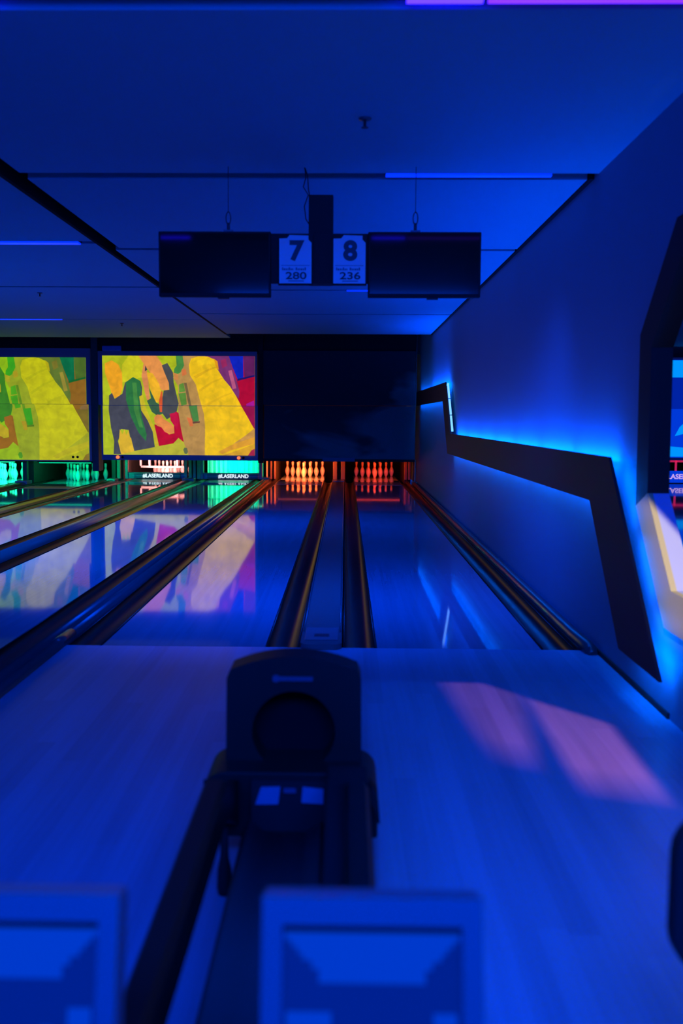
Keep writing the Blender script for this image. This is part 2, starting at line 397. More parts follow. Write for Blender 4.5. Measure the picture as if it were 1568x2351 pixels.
# gutters
def gutter(x0, x1, y0, y1, label):
    c = (x0+x1)/2; r = (x1-x0)/2-0.004; bm = B()
    prof = [(x0, -0.002), (x0+0.004, -0.004)]
    for i in range(0, 13):
        a = PI+PI*i/12
        prof.append((c+r*math.cos(a), -0.006+0.085*math.sin(a)))
    prof += [(x1-0.004, -0.004), (x1, -0.002), (x1, -0.11), (x0, -0.11)]
    profile_along_y(bm, prof, y0, y1, closed=False)
    # thin lip rails
    tube(bm, [(x0+0.008, y0, 0.0), (x0+0.008, y1, 0.0)], 0.005, 6)
    tube(bm, [(x1-0.008, y0, 0.0), (x1-0.008, y1, 0.0)], 0.005, 6)
    return tag(finish('lane_gutter', bm, M_gutter), label, 'gutter', 'lane gutters')
gutter(1.436, 1.656, 0.004, 17.5, 'black gutter between the rightmost lane and the blue wall')
gutter(0.142, 0.363, 0.004, 17.5, 'black gutter left of the lane beside the blue wall')
gutter(-0.363, -0.142, 0.004, 17.5, 'black gutter right of the lane under the number 7 sign')
gutter(-1.662, -1.436, 0.004, 17.5, 'black gutter left of the lane under the number 7 sign, ending square at the floor')
gutter(-2.063, -1.84, -1.59, 18.1, 'dark gutter right of the lane with the green-lit #LASERLAND bar')
gutter(-3.36, -3.138, -1.59, 18.1, 'dark gutter left of the lane with the green-lit #LASERLAND bar')
gutter(-3.862, -3.64, -1.59, 18.1, 'dark gutter right of the lane with the pink-lit #LASERLAND bar')
gutter(-5.15, -4.937, -1.59, 18.1, 'dark gutter left of the lane with the pink-lit #LASERLAND bar')
gutter(-5.563, -5.35, -2.99, 17.0, 'dark gutter right of the lane with green pins by the dark column')
gutter(-6.86, -6.638, -2.99, 17.0, 'dark gutter left of the lane with green pins by the dark column')
gutter(-7.362, -7.14, -2.99, 17.0, 'dark gutter right of the lane at the left edge')

# divider covers between lanes
def cap_profile(x0, x1, h, ridges=1):
    w_ = (x1-x0)/ridges; prof = [(x0, -0.1)]
    for k in range(ridges):
        a0 = x0+k*w_
        for i in range(0, 9):
            t = i/8; prof.append((a0+w_*t, 0.004+h*math.sin(PI*t)**0.5 if 0 < t < 1 else 0.002))
    prof.append((x1, -0.1)); return prof
def divider(x0, x1, y0, y1, h, ridges, m, label, badge=False):
    t = thing('ball_track_cover', label, 'lane divider', ((x0+x1)/2, y0, 0), 'lane dividers')
    bm = B(); profile_along_y(bm, cap_profile(x0, x1, h, ridges), y0, y1, closed=True); finish('cover', bm, m, t)
    bm = B(); box(bm, x0-0.002, x1+0.002, y1, y1+0.35, -0.05, h+0.03); bev(bm, 0.012); finish('end_block', bm, M_tan, t)
    return t
# flat cover between lanes 7 and 8 with a rounded end
t = thing('ball_track_cover', 'flat navy cover between the two red-lit lanes, with a rounded end and badge', 'lane divider', (0, -0.05, 0), 'lane dividers')
pts = []
for i in range(9):
    a = PI + (PI/2)*i/8; pts.append((-0.075+0.06*math.cos(a), 0.0+0.06*math.sin(a)))
for i in range(9):
    a = 1.5*PI + (PI/2)*i/8; pts.append((0.075+0.06*math.cos(a), 0.0+0.06*math.sin(a)))
pts += [(0.135, 16.2), (-0.135, 16.2)]
bm = B(); prism(bm, pts, 2, -0.1, 0.035)
finish('cover', bm, M_capblue, t)
bm = B(); box(bm, -0.11, 0.11, 0.05, 0.42, 0.034, 0.042); bev(bm, 0.003); finish('end_cap', bm, mat('cap_end', (0.12, 0.13, 0.15), 0.5), t)
bm = B(); box(bm, -0.05, 0.05, 0.14, 0.22, 0.041, 0.0435); finish('badge', bm, M_signk, t)
for sx in (-1, 1):
    bm = B(); tube(bm, [(sx*0.125, 0.3, 0.036), (sx*0.125, 16.2, 0.036)], 0.006, 6); finish('edge_rail', bm, M_cap, t)
bm = B(); box(bm, -0.138, 0.138, 16.2, 16.75, -0.1, 0.05); bev(bm, 0.01); finish('end_block', bm, M_tan, t)
# wall side cover (rounded nose at the foul line)
t = thing('ball_track_cover', 'rounded blue-grey cover strip along the foot of the right wall', 'lane divider', (1.71, 0, 0), 'lane dividers')
bm = B(); tube(bm, [(1.735, -0.13, 0.0), (1.728, -0.09, 0.02), (1.722, 0.0, 0.03), (1.712, 0.3, 0.03), (1.712, 15.6, 0.03)], [0.030, 0.042, 0.046, 0.046, 0.046], 14); finish('cover', bm, M_cap, t)
bm = B(); box(bm, 1.663, 1.775, 0.0, 15.6, -0.1, 0.02); finish('base', bm, M_black, t)
bm = B(); box(bm, 1.665, 1.775, 15.6, 15.95, -0.05, 0.07); bev(bm, 0.012); finish('end_block', bm, M_cream, t)
divider(-1.838, -1.668, -1.6, 16.9, 0.045, 2, M_cap, 'double-ridged cover between the red-lit and the #LASERLAND lanes, running on past the foul line')
# rounded stub at foul line
bm = B(); tube(bm, [(-1.722, -0.10, 0.015), (-1.712, -0.03, 0.02), (-1.708, 0.25, 0.02)], [0.030, 0.040, 0.036], 12); finish('nose', bm, M_cap, bpy.data.objects[t.name] if False else [o for o in bpy.data.objects if o.name.startswith('ball_track_cover')][-1])
divider(-3.636, -3.364, -1.6, 16.2, 0.05, 1, M_cap, 'broad glossy cover between the pink-lit and the green-lit #LASERLAND lanes')
divider(-5.346, -5.154, -1.6, 16.0, 0.045, 1, M_cap, 'dark cover left of the pink-lit #LASERLAND lane')
divider(-7.136, -6.864, -3.0, 15.0, 0.05, 1, M_cap, 'dark cover between the two lanes of green pins')

# ------------------------------------------------------------------ pins
PINP = [(0.0, 0.0), (0.026, 0.0), (0.0286, 0.006), (0.036, 0.03), (0.052, 0.075), (0.0605, 0.115), (0.058, 0.15), (0.046, 0.19), (0.032, 0.22), (0.025, 0.243),
        (0.0235, 0.26), (0.0245, 0.28), (0.029, 0.315), (0.0323, 0.345), (0.030, 0.366), (0.020, 0.379), (0.004, 0.3815)]
bm = B(); lathe(bm, PINP[1:], 0, 0, 0, 20)
pin_mesh_obj = None
ROWS = [[0], [-0.5, 0.5], [-1, 0, 1], [-1.5, -0.5, 0.5, 1.5]]
RN = [['front'], ['left of the second row', 'right of the second row'], ['left of the third row', 'middle of the third row', 'right of the third row'],
      ['far left of the back row', 'centre-left of the back row', 'centre-right of the back row', 'far right of the back row']]
PL = {8: 'dim red-lit bowling pin by the blue wall', 7: 'bright red-lit bowling pin',
      5: 'pink-lit bowling pin behind #LASERLAND bar', 4: 'green-lit bowling pin by the dark column', 3: 'bright green-lit bowling pin at the left edge'}
proto = thing('bowling_pin', PL[7]+', front', 'bowling pin', (0, 0, 0), 'pins under the number 7 sign')
bmb = bmesh.new(); bmb.free()
pin_body = finish('pin_body', bm, M_pin, proto)
for z0, z1 in ((0.236, 0.246), (0.262, 0.272)):
    bm = B(); lathe(bm, [(0.0262 if z0 < .25 else 0.0252, z0), (0.0262 if z0 < .25 else 0.0252, z1)], 0, 0, 0, 20); finish('neck_stripe', bm, M_pinred, proto)
first = True
for n in (7, 8, 5, 4, 3):
    cx = sum(LANES[n])/2
    for r, row in enumerate(ROWS):
        for k, q in enumerate(row):
            loc = (cx+q*0.3048, HEAD[n]+r*0.264, 0.0)
            lab = PL[n]+', '+RN[r][k]
            grp = {7: 'pins under the number 7 sign', 8: 'pins beside the blue wall', 5: 'pink-lit pins', 4: 'green-lit pins by the dark column', 3: 'green-lit pins at the left edge'}[n]
            if first: proto.location = loc; ORG[proto.name] = Vector(loc); first = False
            else: dup(proto, loc, lab, grp)

# ------------------------------------------------------------------ masking units with projected picture
PIC = [  # polygons in picture pixels (x 585..1480, y 145..720), colours sRGB 0-255
 ([(585,145),(1480,145),(1480,720),(585,720)], (176,190,18)),
 ([(740,145),(830,145),(850,260),(700,300),(700,200)], (205,200,22)),
 ([(600,190),(640,172),(680,195),(700,240),(703,330),(684,385),(645,390),(622,310),(600,245)], (240,165,22)),
 ([(622,375),(640,360),(655,395),(700,365),(718,300),(765,268),(808,290),(818,330),(812,440),(850,520),(875,560),(885,640),(890,675),(765,698),(745,620),(736,575),(690,570),(680,620),(672,640),(690,716),(645,716),(650,640),(632,560),(620,460)], (70,72,82)),
 ([(722,300),(765,268),(805,290),(812,340),(800,400),(815,500),(842,600),(838,640),(795,590),(752,500),(722,400)], (46,118,58)),
 ([(760,300),(785,300),(790,380),(800,470),(822,560),(800,560),(770,460)], (70,140,60)),
 ([(680,620),(684,570),(700,600),(712,570),(722,605),(735,575),(742,615),(750,622),(768,698),(765,718),(690,718),(676,655)], (222,180,38)),
 ([(798,145),(905,145),(945,205),(975,300),(976,340),(935,345),(905,310),(880,260),(850,220),(828,190)], (232,148,72)),
 ([(828,190),(846,212),(856,300),(862,395),(846,402),(832,350),(815,260)], (222,140,80)),
 ([(845,240),(880,245),(915,300),(930,350),(935,405),(900,415),(870,350),(855,290)], (238,178,30)),
 ([(800,380),(822,370),(838,440),(870,520),(905,600),(912,668),(893,672),(885,600),(850,520),(812,460)], (205,185,30)),
 ([(838,200),(850,225),(835,235)], (60,60,70)),
 ([(935,200),(968,186),(1000,240),(1004,300),(1032,420),(1018,480),(962,512),(935,475),(932,410),(945,345),(978,340),(975,300),(950,240)], (74,76,78)),
 ([(845,405),(870,390),(858,330),(900,415),(930,430),(938,480),(905,490),(875,470)], (58,96,66)),
 ([(930,350),(938,350),(935,470),(922,470),(915,410)], (220,90,40)),
 ([(1018,145),(1058,145),(1066,200),(1045,240),(1002,265),(1008,220),(1022,200)], (70,138,60)),
 ([(1058,145),(1190,145),(1190,720),(1062,720),(1062,645),(1042,540),(1028,470),(1032,420),(1030,320),(1000,270),(1045,240),(1066,200)], (186,142,74)),
 ([(1035,310),(1062,300),(1072,350),(1036,355)], (96,145,50)), ([(1032,362),(1074,356),(1080,425),(1048,432)], (90,140,50)),
 ([(1064,300),(1080,300),(1125,520),(1112,528)], (120,100,60)),
 ([(1092,432),(1140,428),(1152,520),(1122,528)], (74,132,60)), ([(1112,525),(1158,522),(1156,532),(1116,536)], (110,70,50)),
 ([(1050,225),(1075,218),(1082,250),(1055,262)], (215,120,60)), ([(1080,500),(1110,505),(1118,550),(1098,552)], (220,115,60)), ([(1000,240),(1030,250),(1032,285),(1008,280)], (214,140,70)),
 ([(888,540),(935,560),(975,600),(1006,592),(1004,540),(985,492),(1018,466),(1032,475),(1045,560),(1062,645),(1030,620),(1000,652),(915,668)], (186,14,40)),
 ([(980,480),(1020,470),(1035,520),(1020,570),(985,520)], (196,20,60)),
 ([(888,500),(905,484),(930,486),(945,510),(985,535),(1005,555),(1004,590),(980,598),(950,585),(930,558),(905,550),(890,530)], (232,142,68)),
 ([(690,718),(765,700),(900,672),(1000,655),(1030,620),(1062,650),(1090,720)], (186,182,44)),
 ([(1058,690),(1065,676),(1080,678),(1086,700),(1080,712),(1066,712)], (96,110,70)),
 ([(1250,145),(1480,145),(1480,600),(1300,330)], (176,10,48)),
 ([(1190,145),(1330,145),(1345,200),(1375,290),(1390,350),(1386,390),(1330,330),(1280,260)], (120,50,110)),
 ([(1325,230),(1345,225),(1372,330),(1350,335)], (190,90,130)), ([(1280,170),(1310,160),(1320,200),(1290,215)], (150,40,90)),
 ([(1328,145),(1412,145),(1414,268),(1378,276),(1350,210)], (16,36,190)),
 ([(1412,145),(1480,145),(1480,252),(1420,268)], (96,30,88)),
 ([(1378,276),(1480,252),(1480,262),(1378,288)], (30,20,100)),
 ([(1430,420),(1475,400),(1478,440),(1465,468),(1432,468)], (170,24,150)),
 ([(1408,435),(1480,435),(1480,580),(1440,500)], (150,20,70)),
 ([(1095,195),(1108,160),(1150,148),(1205,148),(1245,165),(1258,215),(1300,280),(1335,320),(1370,375),(1405,440),(1440,500),(1465,545),(1480,570),(1480,720),(1185,720),(1188,560),(1182,480),(1155,390),(1135,310),(1100,255)], (240,194,8)),
 ([(1240,160),(1262,175),(1270,225),(1256,215)], (226,150,10)),
 ([(1122,262),(1200,222),(1250,205),(1255,212),(1200,235),(1135,275)], (222,172,8)),
 ([(1150,340),(1230,290),(1290,268),(1295,274),(1235,300),(1158,352)], (224,176,8)),
 ([(1175,430),(1290,372),(1350,352),(1352,358),(1290,384),(1180,445)], (228,180,8)),
 ([(1265,700),(1340,660),(1480,610),(1480,650),(1340,690),(1290,712)], (226,160,40)),
 ([(1350,655),(1430,600),(1480,560),(1480,612)], (205,150,70)),
 ([(1290,720),(1380,690),(1480,650),(1480,720)], (214,160,30)), ([(1440,720),(1460,690),(1480,680),(1480,720)], (170,40,70)),
 ([(1140,170),(1210,160),(1225,190),(1150,200)], (246,204,14)),
]
def srgb(c): 
    c = c/255; return c/12.92 if c <= 0.04045 else ((c+0.055)/1.055)**2.4
def pic_mat(c, tint, k):
    r, g, b = c
    if tint == 'green': r, g, b = 0.80*r, 0.5*g+0.5*186, 0.35*b
    if tint == 'blue':
        v = 0.3*r+0.6*g; r, g, b = 2, 20+0.62*v, 170+0.45*v
        g = min(g, 170); b = min(b, 255)
    key = 'projected_%s_%d_%d_%d' % (tint, r, g, b)
    if key in MATS: return MATS[key]
    col = tuple(srgb(x) for x in (r, g, b))
    m = bpy.data.materials.new(key); m.use_nodes = True; MATS[key] = m
    N = m.node_tree.nodes; L = m.node_tree.links; b_ = N['Principled BSDF']
    b_.inputs['Base Color'].default_value = (0.05, 0.05, 0.05, 1); b_.inputs['Roughness'].default_value = 0.6; b_.inputs['Specular IOR Level'].default_value = 0.2
    tc = N.new('ShaderNodeTexCoord'); nz = N.new('ShaderNodeTexNoise'); nz.inputs['Scale'].default_value = 5.5; nz.inputs['Detail'].default_value = 5; nz.inputs['Distortion'].default_value = 0.6
    L.new(tc.outputs['Object'], nz.inputs['Vector'])
    rm = N.new('ShaderNodeMapRange'); rm.inputs['From Min'].default_value = 0.3; rm.inputs['From Max'].default_value = 0.7
    rm.inputs['To Min'].default_value = 0.80*k; rm.inputs['To Max'].default_value = 1.16*k; L.new(nz.outputs['Fac'], rm.inputs['Value'])
    b_.inputs['Emission Color'].default_value = (*col, 1); L.new(rm.outputs[0], b_.inputs['Emission Strength'])
    return m
def clip_poly(pts, ax, val, keep_less):
    out = []
    n = len(pts)
    for i in range(n):
        a, b = pts[i], pts[(i+1) % n]
        ia = (a[ax] <= val) == keep_less or a[ax] == val; ib = (b[ax] <= val) == keep_less or b[ax] == val
        if ia: out.append(a)
        if ia != ib and a[ax] != b[ax]:
            t_ = (val-a[ax])/(b[ax]-a[ax]); out.append((a[0]+t_*(b[0]-a[0]), a[1]+t_*(b[1]-a[1])))
    return out
def picture(x0, x1, z0, z1, y, tint, part, k=1.0, v0=145, v1=720, ztop=None, zbot=None):
    """part of the picture between rows v0..v1 mapped to z; one mesh, several materials"""
    bm = B(); mats = []
    for n, (pts, col) in enumerate(PIC):
        p = clip_poly(pts, 1, v0, False); 
        if len(p) < 3: continue
        p = clip_poly(p, 1, v1, True)
        if len(p) < 3: continue
        m = pic_mat(col, tint, k)
        if m not in mats: mats.append(m)
        mi = mats.index(m)
        q = [(x0+(u-585)/895*(x1-x0), z1-(v-145)/575*(z1-z0)) for u, v in p]
        yy = y-0.0004*n
        vs = [bm.verts.new((a, yy, b)) for a, b in q]
        es = [bm.edges.new((vs[i], vs[(i+1) % len(vs)])) for i in range(len(vs))]
        r = bmesh.ops.triangle_fill(bm, use_beauty=True, use_dissolve=False, edges=es)
        for g in r['geom']:
            if isinstance(g, bmesh.types.BMFace):
                g.material_index = mi
                if g.normal.y > 0: g.normal_flip()
    bm.normal_update()
    for f in bm.faces:
        if f.normal.y > 0: f.normal_flip()
    return finish('picture', bm, mats, part)
YM = 15.2
# unit over lanes 5 and 6
t = thing('masking_unit', 'masking panel lit by a yellow and red picture, over the two #LASERLAND bars', 'masking panel', (-3.55, YM, 0.5), 'masking panels above the pins')
bm = B(); box(bm, -5.30, -1.80, YM, YM+0.12, 1.76, 2.935); up = finish('upper_panel', bm, M_navy, t)
bm = B(); box(bm, -5.24, -1.78, YM-0.02, YM+0.10, 0.55, 1.755); lo = finish('lower_panel', bm, M_navy, t)
picture(-5.20, -1.845, 0.665, 2.835, YM-0.004, '', up, 0.95, 145, 432)
picture(-5.20, -1.845, 0.665, 2.835, YM-0.024, '', lo, 0.95, 434, 720)
for x in (-4.88, -2.20):
    bm = B(); tube(bm, [(x, YM-0.06, 0.612), (x, YM-0.02, 0.612)], 0.038, 14); finish('warning_light', bm, M_orange, t)
    bm = B(); tube(bm, [(x+0.10, YM-0.03, 0.612), (x+0.10, YM-0.02, 0.612)], 0.03, 12); finish('bolt_hole', bm, M_hole, t)
# unit over lanes 3 and 4
t = thing('masking_unit', 'masking panel lit by a yellow-green picture at the left edge, over green pins', 'masking panel', (-7.35, YM, 0.5), 'masking panels above the pins')
bm = B(); box(bm, -9.05, -5.47, YM, YM+0.12, 1.77, 2.99); up = finish('upper_panel', bm, M_navy, t)
bm = B(); box(bm, -9.05, -5.46, YM-0.02, YM+0.10, 0.515, 1.765); lo = finish('lower_panel', bm, M_navy, t)
picture(-8.92, -5.565, 0.54, 2.79, YM-0.004, 'green', up, 0.95, 145, 405)
picture(-8.87, -5.515, 0.54, 2.79, YM-0.024, 'green', lo, 0.95, 407, 720)
for x in (-5.87, -5.77):
    bm = B(); tube(bm, [(x, YM-0.055, 0.61), (x, YM-0.02, 0.61)], 0.028, 12); finish('bolt_hole', bm, M_hole, t)
# unit over lanes 7 and 8 : unlit, dark with a faint navy pattern
def dark_pic():
    m = bpy.data.materials.new('dark_mask_print'); m.use_nodes = True
    N = m.node_tree.nodes; L = m.node_tree.links; b_ = N['Principled BSDF']
    tc = N.new('ShaderNodeTexCoord'); mp = N.new('ShaderNodeMapping'); mp.inputs['Rotation'].default_value = (0, 0.65, 0); mp.inputs['Scale'].default_value = (0.5, 1, 1.3)
    L.new(tc.outputs['Object'], mp.inputs[0])
    nz = N.new('ShaderNodeTexNoise'); nz.inputs['Scale'].default_value = 0.9; nz.inputs['Detail'].default_value = 3; nz.inputs['Distortion'].default_value = 0.5; L.new(mp.outputs[0], nz.inputs['Vector'])
    sp = N.new('ShaderNodeSeparateXYZ'); L.new(tc.outputs['Object'], sp.inputs[0])
    ma = N.new('ShaderNodeMath'); ma.operation = 'MULTIPLY_ADD'; ma.inputs[1].default_value = 0.10; L.new(sp.outputs[0], ma.inputs[0]); L.new(nz.outputs['Fac'], ma.inputs[2])
    mb = N.new('ShaderNodeMath'); mb.operation = 'MULTIPLY_ADD'; mb.inputs[1].default_value = -0.11; L.new(sp.outputs[2], mb.inputs[0]); L.new(ma.outputs[0], mb.inputs[2])
    cr = N.new('ShaderNodeValToRGB'); L.new(mb.outputs[0], cr.inputs[0])
    cr.color_ramp.elements[0].position = 0.36; cr.color_ramp.elements[0].color = (0.012, 0.013, 0.015, 1)
    cr.color_ramp.elements[1].position = 0.46; cr.color_ramp.elements[1].color = (0.13, 0.16, 0.17, 1)
    L.new(cr.outputs[0], b_.inputs['Base Color']); b_.inputs['Roughness'].default_value = 0.55
    return m
M_dark = dark_pic()
t = thing('masking_unit', 'unlit dark masking panel with faint navy pattern, over the red-lit pins', 'masking panel', (0.0, YM, 0.5), 'masking panels above the pins')
bm = B(); box(bm, -1.66, 1.68, YM, YM+0.12, 1.775, 2.96); finish('upper_panel', bm, M_dark, t)
bm = B(); box(bm, -1.64, 1.68, YM-0.02, YM+0.10, 0.60, 1.765); finish('lower_panel', bm, M_dark, t)
bm = B(); box(bm, -1.66, 1.68, YM-0.02, YM+0.10, 0.545, 0.598); finish('bottom_rail', bm, M_black, t)
bm = B(); box(bm, -0.35, 0.36, YM-0.05, YM-0.02, 0.55, 0.63); finish('nameplate', bm, mat('plate_blue', (0.12, 0.16, 0.25), 0.5), t)
bm = B(); box(bm, 1.685, 1.70, YM-0.03, YM+0.02, 1.76, 3.55); tag(finish('edge_channel', bm, M_cap), 'thin upright metal channel between the dark masking panel and the right wall', 'metal channel')
# columns between units
bm = B(); box(bm, -5.455, -5.315, YM+0.02, YM+0.4, 0.3, 3.5); tag(finish('dark_column', bm, mat('column_grey', (0.09, 0.09, 0.08), 0.6)), 'dark upright column between the yellow-green and the yellow-red picture panels', 'column')
bm = B(); box(bm, -1.775, -1.665, YM+0.02, YM+0.3, 0.5, 3.5); tag(finish('dark_column', bm, M_black), 'black upright post between the yellow-red picture and the unlit panel', 'column')
bm = B(); box(bm, -5.20, -4.78, YM-0.02, YM+0.06, 2.936, 3.05); bev(bm, 0.02); tag(finish('small_sign', bm, mat('blue_box', (0.1, 0.25, 0.7), 0.4)), 'small blue box on top of the yellow-red picture panel', 'small box')

# ------------------------------------------------------------------ pin deck equipment
COL = {8: (1.0, 0.050, 0.004), 7: (1.0, 0.11, 0.02), 6: (0.0, 1.0, 0.42), 5: (1.0, 0.30, 0.26), 4: (0.0, 1.0, 0.36), 3: (0.01, 1.0, 0.42)}
POW = {8: 22.0, 7: 120.0, 6: 20, 5: 75, 4: 20, 3: 90}
LN = {8: 'over the dim red pins by the blue wall', 7: 'over the bright red pins', 6: 'over the green-lit #LASERLAND lane', 5: 'over the pink-lit #LASERLAND lane', 4: 'over the green pins by the dark column', 3: 'over the green pins at the left edge'}
for n in LANES:
    a, b = LANES[n]; cx = (a+b)/2; ly = HEAD[n]-1.0
    c = COL[n]
    t = thing('deck_light', 'slim light bar glowing '+('red ' if n > 6 else ('pink ' if n == 5 else 'green '))+LN[n], 'light bar', (cx, ly, 0.45), 'pin deck light bars')
    bm = B(); box(bm, cx-0.62, cx+0.62, ly-0.03, ly+0.03, 0.475, 0.50); finish('housing', bm, M_black, t)
    for hx in (-0.5, 0.5):
        bm = B(); box(bm, cx+hx-0.01, cx+hx+0.01, ly-0.01, ly+0.01, 0.50, 3.60); finish('hanger', bm, M_black, t)
    me = mat('deck_led_%d' % n, (0.3, 0.3, 0.3), 0.4, emis=c, es={8: 1.6, 7: 0.6, 6: 1.5, 5: 1.5, 4: 1, 3: 2}[n])
    bm = B(); box(bm, cx-0.58, cx+0.58, ly-0.034, ly+0.0, 0.462, 0.478); finish('lens', bm, me, t)
    o = area('lamp_deck', (cx, ly+0.03, 0.455), (cx, HEAD[n]+0.25, 0.12), 0.9, 0.03, POW[n], c)
# kickbacks (side walls of the pin decks)
def kick(x0, x1, y0, y1, label, posts=(), z1=0.62, m=M_wood, pm=M_wood):
    t = thing('kickback_wall', label, 'kickback', ((x0+x1)/2, y0, 0), 'kickback walls between pin decks')
    bm = B(); box(bm, x0, x1, y0+0.05, y1, -0.1, z1); finish('side_board', bm, M_black, t)
    for p0, p1, mm in posts:
        bm = B(); box(bm, p0, p1, y0-0.05, y0+0.05, 0.0, z1-0.02); bev(bm, 0.004, 1); finish('front_post', bm, mm, t)
    return t
M_redpost = mat('post_wood', (0.14, 0.10, 0.08), 0.5)
kick(-0.15, 0.15, 17.6, 19.6, 'dark divider wall between the two red-lit pin decks', [(-0.145, -0.05, M_redpost), (0.05, 0.145, M_redpost)])
kick(-1.80, -1.56, 17.6, 19.6, 'dark divider wall left of the bright red pins', [(-1.60, -1.565, M_redpost), (-1.69, -1.645, M_redpost), (-1.79, -1.75, M_cream)])
kick(1.60, 1.76, 17.6, 19.6, 'dark divider wall between the dim red pins and the blue wall', [(1.605, 1.665, M_redpost), (1.69, 1.75, M_redpost)])
kick(-3.66, -3.38, 17.4, 19.8, 'cream-posted divider wall between the pink-lit and green-lit pin decks', [(-3.665, -3.59, M_cream), (-3.56, -3.49, M_steel), (-3.46, -3.385, M_cream)])
kick(-5.55, -5.28, 17.4, 19.8, 'cream-posted divider wall left of the pink-lit pin deck', [(-5.55, -5.45, M_wood), (-5.42, -5.34, M_cream)])
kick(-7.12, -6.88, 15.5, 17.8, 'dark divider wall between the two green-lit pin decks', [(-7.1, -7.0, M_wood)])
kick(-8.75, -8.5, 15.5, 17.8, 'dark divider wall at the far left of the green-lit pin decks', [])
bm = B(); box(bm, 1.752, 1.776, 16.2, 16.3, 0.0, 0.55); tag(finish('corner_post', bm, M_cream), 'thin cream post at the foot of the right wall beside the red pins', 'post')
# pinsetter frames, sweep bars
def pinsetter(n, x0, x1, label):
    y = 17.35
    t = thing('pinsetter_frame', label, 'pinsetter', ((x0+x1)/2, y, 0), 'pinsetter frames')
    for s0, s1 in ((x0, x0+0.07), (x1-0.07, x1)):
        bm = B(); box(bm, s0, s1, y-0.03, y+0.05, 0.0, 0.62); bev(bm, 0.005, 1); finish('upright', bm, M_steel, t)
    bm = B(); box(bm, x0, x1, y+0.0, y+0.05, 0.0, 0.155); bev(bm, 0.006, 1); finish('lower_rail', bm, M_steel, t)
    return t
def sweep(n, x0, x1, label):
    y = 17.25
    t = thing('sweep_bar', label, 'sweep bar', ((x0+x1)/2, y, 0.02), 'sweep bars lettered #LASERLAND')
    bm = B(); box(bm, x0, x1, y, y+0.05, 0.02, 0.135); bev(bm, 0.008, 2); bar = finish('bar', bm, M_barface, t)
    c = (x0+x1)/2+0.02
    bm = text_bm('#LASERLAND', 0.128, (c, y-0.006, 0.078), depth=0.008, bold=0.0015, sx=0.96)
    finish('lettering', bm, mat('letter_glow', (0.9, 0.92, 0.95), 0.4, emis=(0.9, 1.0, 1.0), es=1.1), bar)  # letter brightness put in as emission
    for s in (-1, 1):
        bm = B()
        for i in range(9):
            xx = c+s*(0.40+i*0.033); hh = 0.013-0.001*i
            box(bm, xx-0.011, xx+0.011, y-0.004, y, 0.08-hh/2, 0.08+hh/2)
        finish('dash_pattern', bm, M_txt, bar)
    return t
pinsetter(5, -5.215, -3.70, 'grey steel pinsetter frame around the pink-lit pins'); sweep(5, -4.98, -3.86, 'grey sweep bar with white #LASERLAND lettering in front of pink-lit pins')
pinsetter(6, -3.375, -1.87, 'grey steel pinsetter frame around the green-lit curtain'); sweep(6, -3.20, -1.96, 'dark sweep bar with white #LASERLAND lettering in front of the green-lit curtain')
# spotting table over lane 5 pins
t = thing('spotting_table', 'pink-lit pin spotting table hanging over the left #LASERLAND pins', 'pinsetter part', (-4.4, 18.2, 0.28), None)
bm = B()
pts = [(-4.98, 18.05), (-4.4, 17.86), (-3.82, 18.05), (-3.82, 18.12), (-4.4, 17.93), (-4.98, 18.12)]
prism(bm, pts[:3]+pts[3:][:3], 2, 0.235, 0.285); finish('rim', bm, M_steel, t)
for x in (-4.98, -4.75, -4.05, -3.84):
    bm = B(); box(bm, x-0.02, x+0.02, 18.02-0.05*(abs(x+4.4) < .5), 18.07, 0.28, 0.62); finish('strut', bm, M_steel, t)
bm = B(); box(bm, -5.0, -3.8, 18.04, 18.08, 0.44, 0.50); finish('cross_rail', bm, M_steel, t)
bm = B(); box(bm, -4.42, -4.38, 18.04, 18.08, 0.50, 3.60); finish('hanger', bm, M_black, t)
# curtain on lane 6
bm = B()
prof = []
for i in range(41): prof.append((-3.30+i*1.40/40, 18.05+0.015*math.sin(i*1.9)))
pts = prof+[(x, y+0.01) for x, y in prof[::-1]]
prism(bm, pts, 2, 0.02, 0.75)
tag(finish('pit_curtain', bm, mat('curtain_pale', (0.55, 0.6, 0.58), 0.7, noise=(4, 0.2))), 'pale pit curtain glowing green behind the right #LASERLAND bar', 'curtain')
bm = B(); box(bm, -3.30, -1.90, 19.6, 19.65, 0.0, 0.9); tag(finish('pit_cushion', bm, M_black), 'black cushion at the back of the green-lit pit', 'cushion')

# ------------------------------------------------------------------ hanging screens and number signs
YT = 0.1
def tv(x0, x1, label, tilt=0.0):
    t = thing('hanging_screen', label, 'screen', ((x0+x1)/2, YT, 2.26), 'black screens hung over the foul line')
    bm = B(); box(bm, x0, x1, YT, YT+0.05, 2.262, 2.672); bev(bm, 0.004, 1); finish('casing', bm, M_black, t)
    bm = B(); box(bm, x0+0.012, x1-0.012, YT-0.003, YT+0.001, 2.285, 2.660); finish('glass', bm, M_screen, t)
    bm = B(); box(bm, (x0+x1)/2-0.14, (x0+x1)/2+0.14, YT+0.05, YT+0.10, 2.36, 2.58); finish('back_box', bm, M_black, t)
    bm = B(); box(bm, (x0+x1)/2+0.02, (x0+x1)/2+0.09, YT+0.0, YT+0.03, 2.25, 2.262); finish('sensor', bm, M_plastic, t)
    return t
tv(-1.055, -0.337, 'black switched-off screen hanging left of the number 7 sign')
tv(0.285, 1.003, 'black switched-off screen hanging right of the number 8 sign')
bm = B(); box(bm, -0.345, 0.29, YT+0.03, YT+0.06, 2.352, 2.665); tag(finish('sign_board', bm, M_black), 'black backing board between the two hanging screens, behind the number signs', 'board')
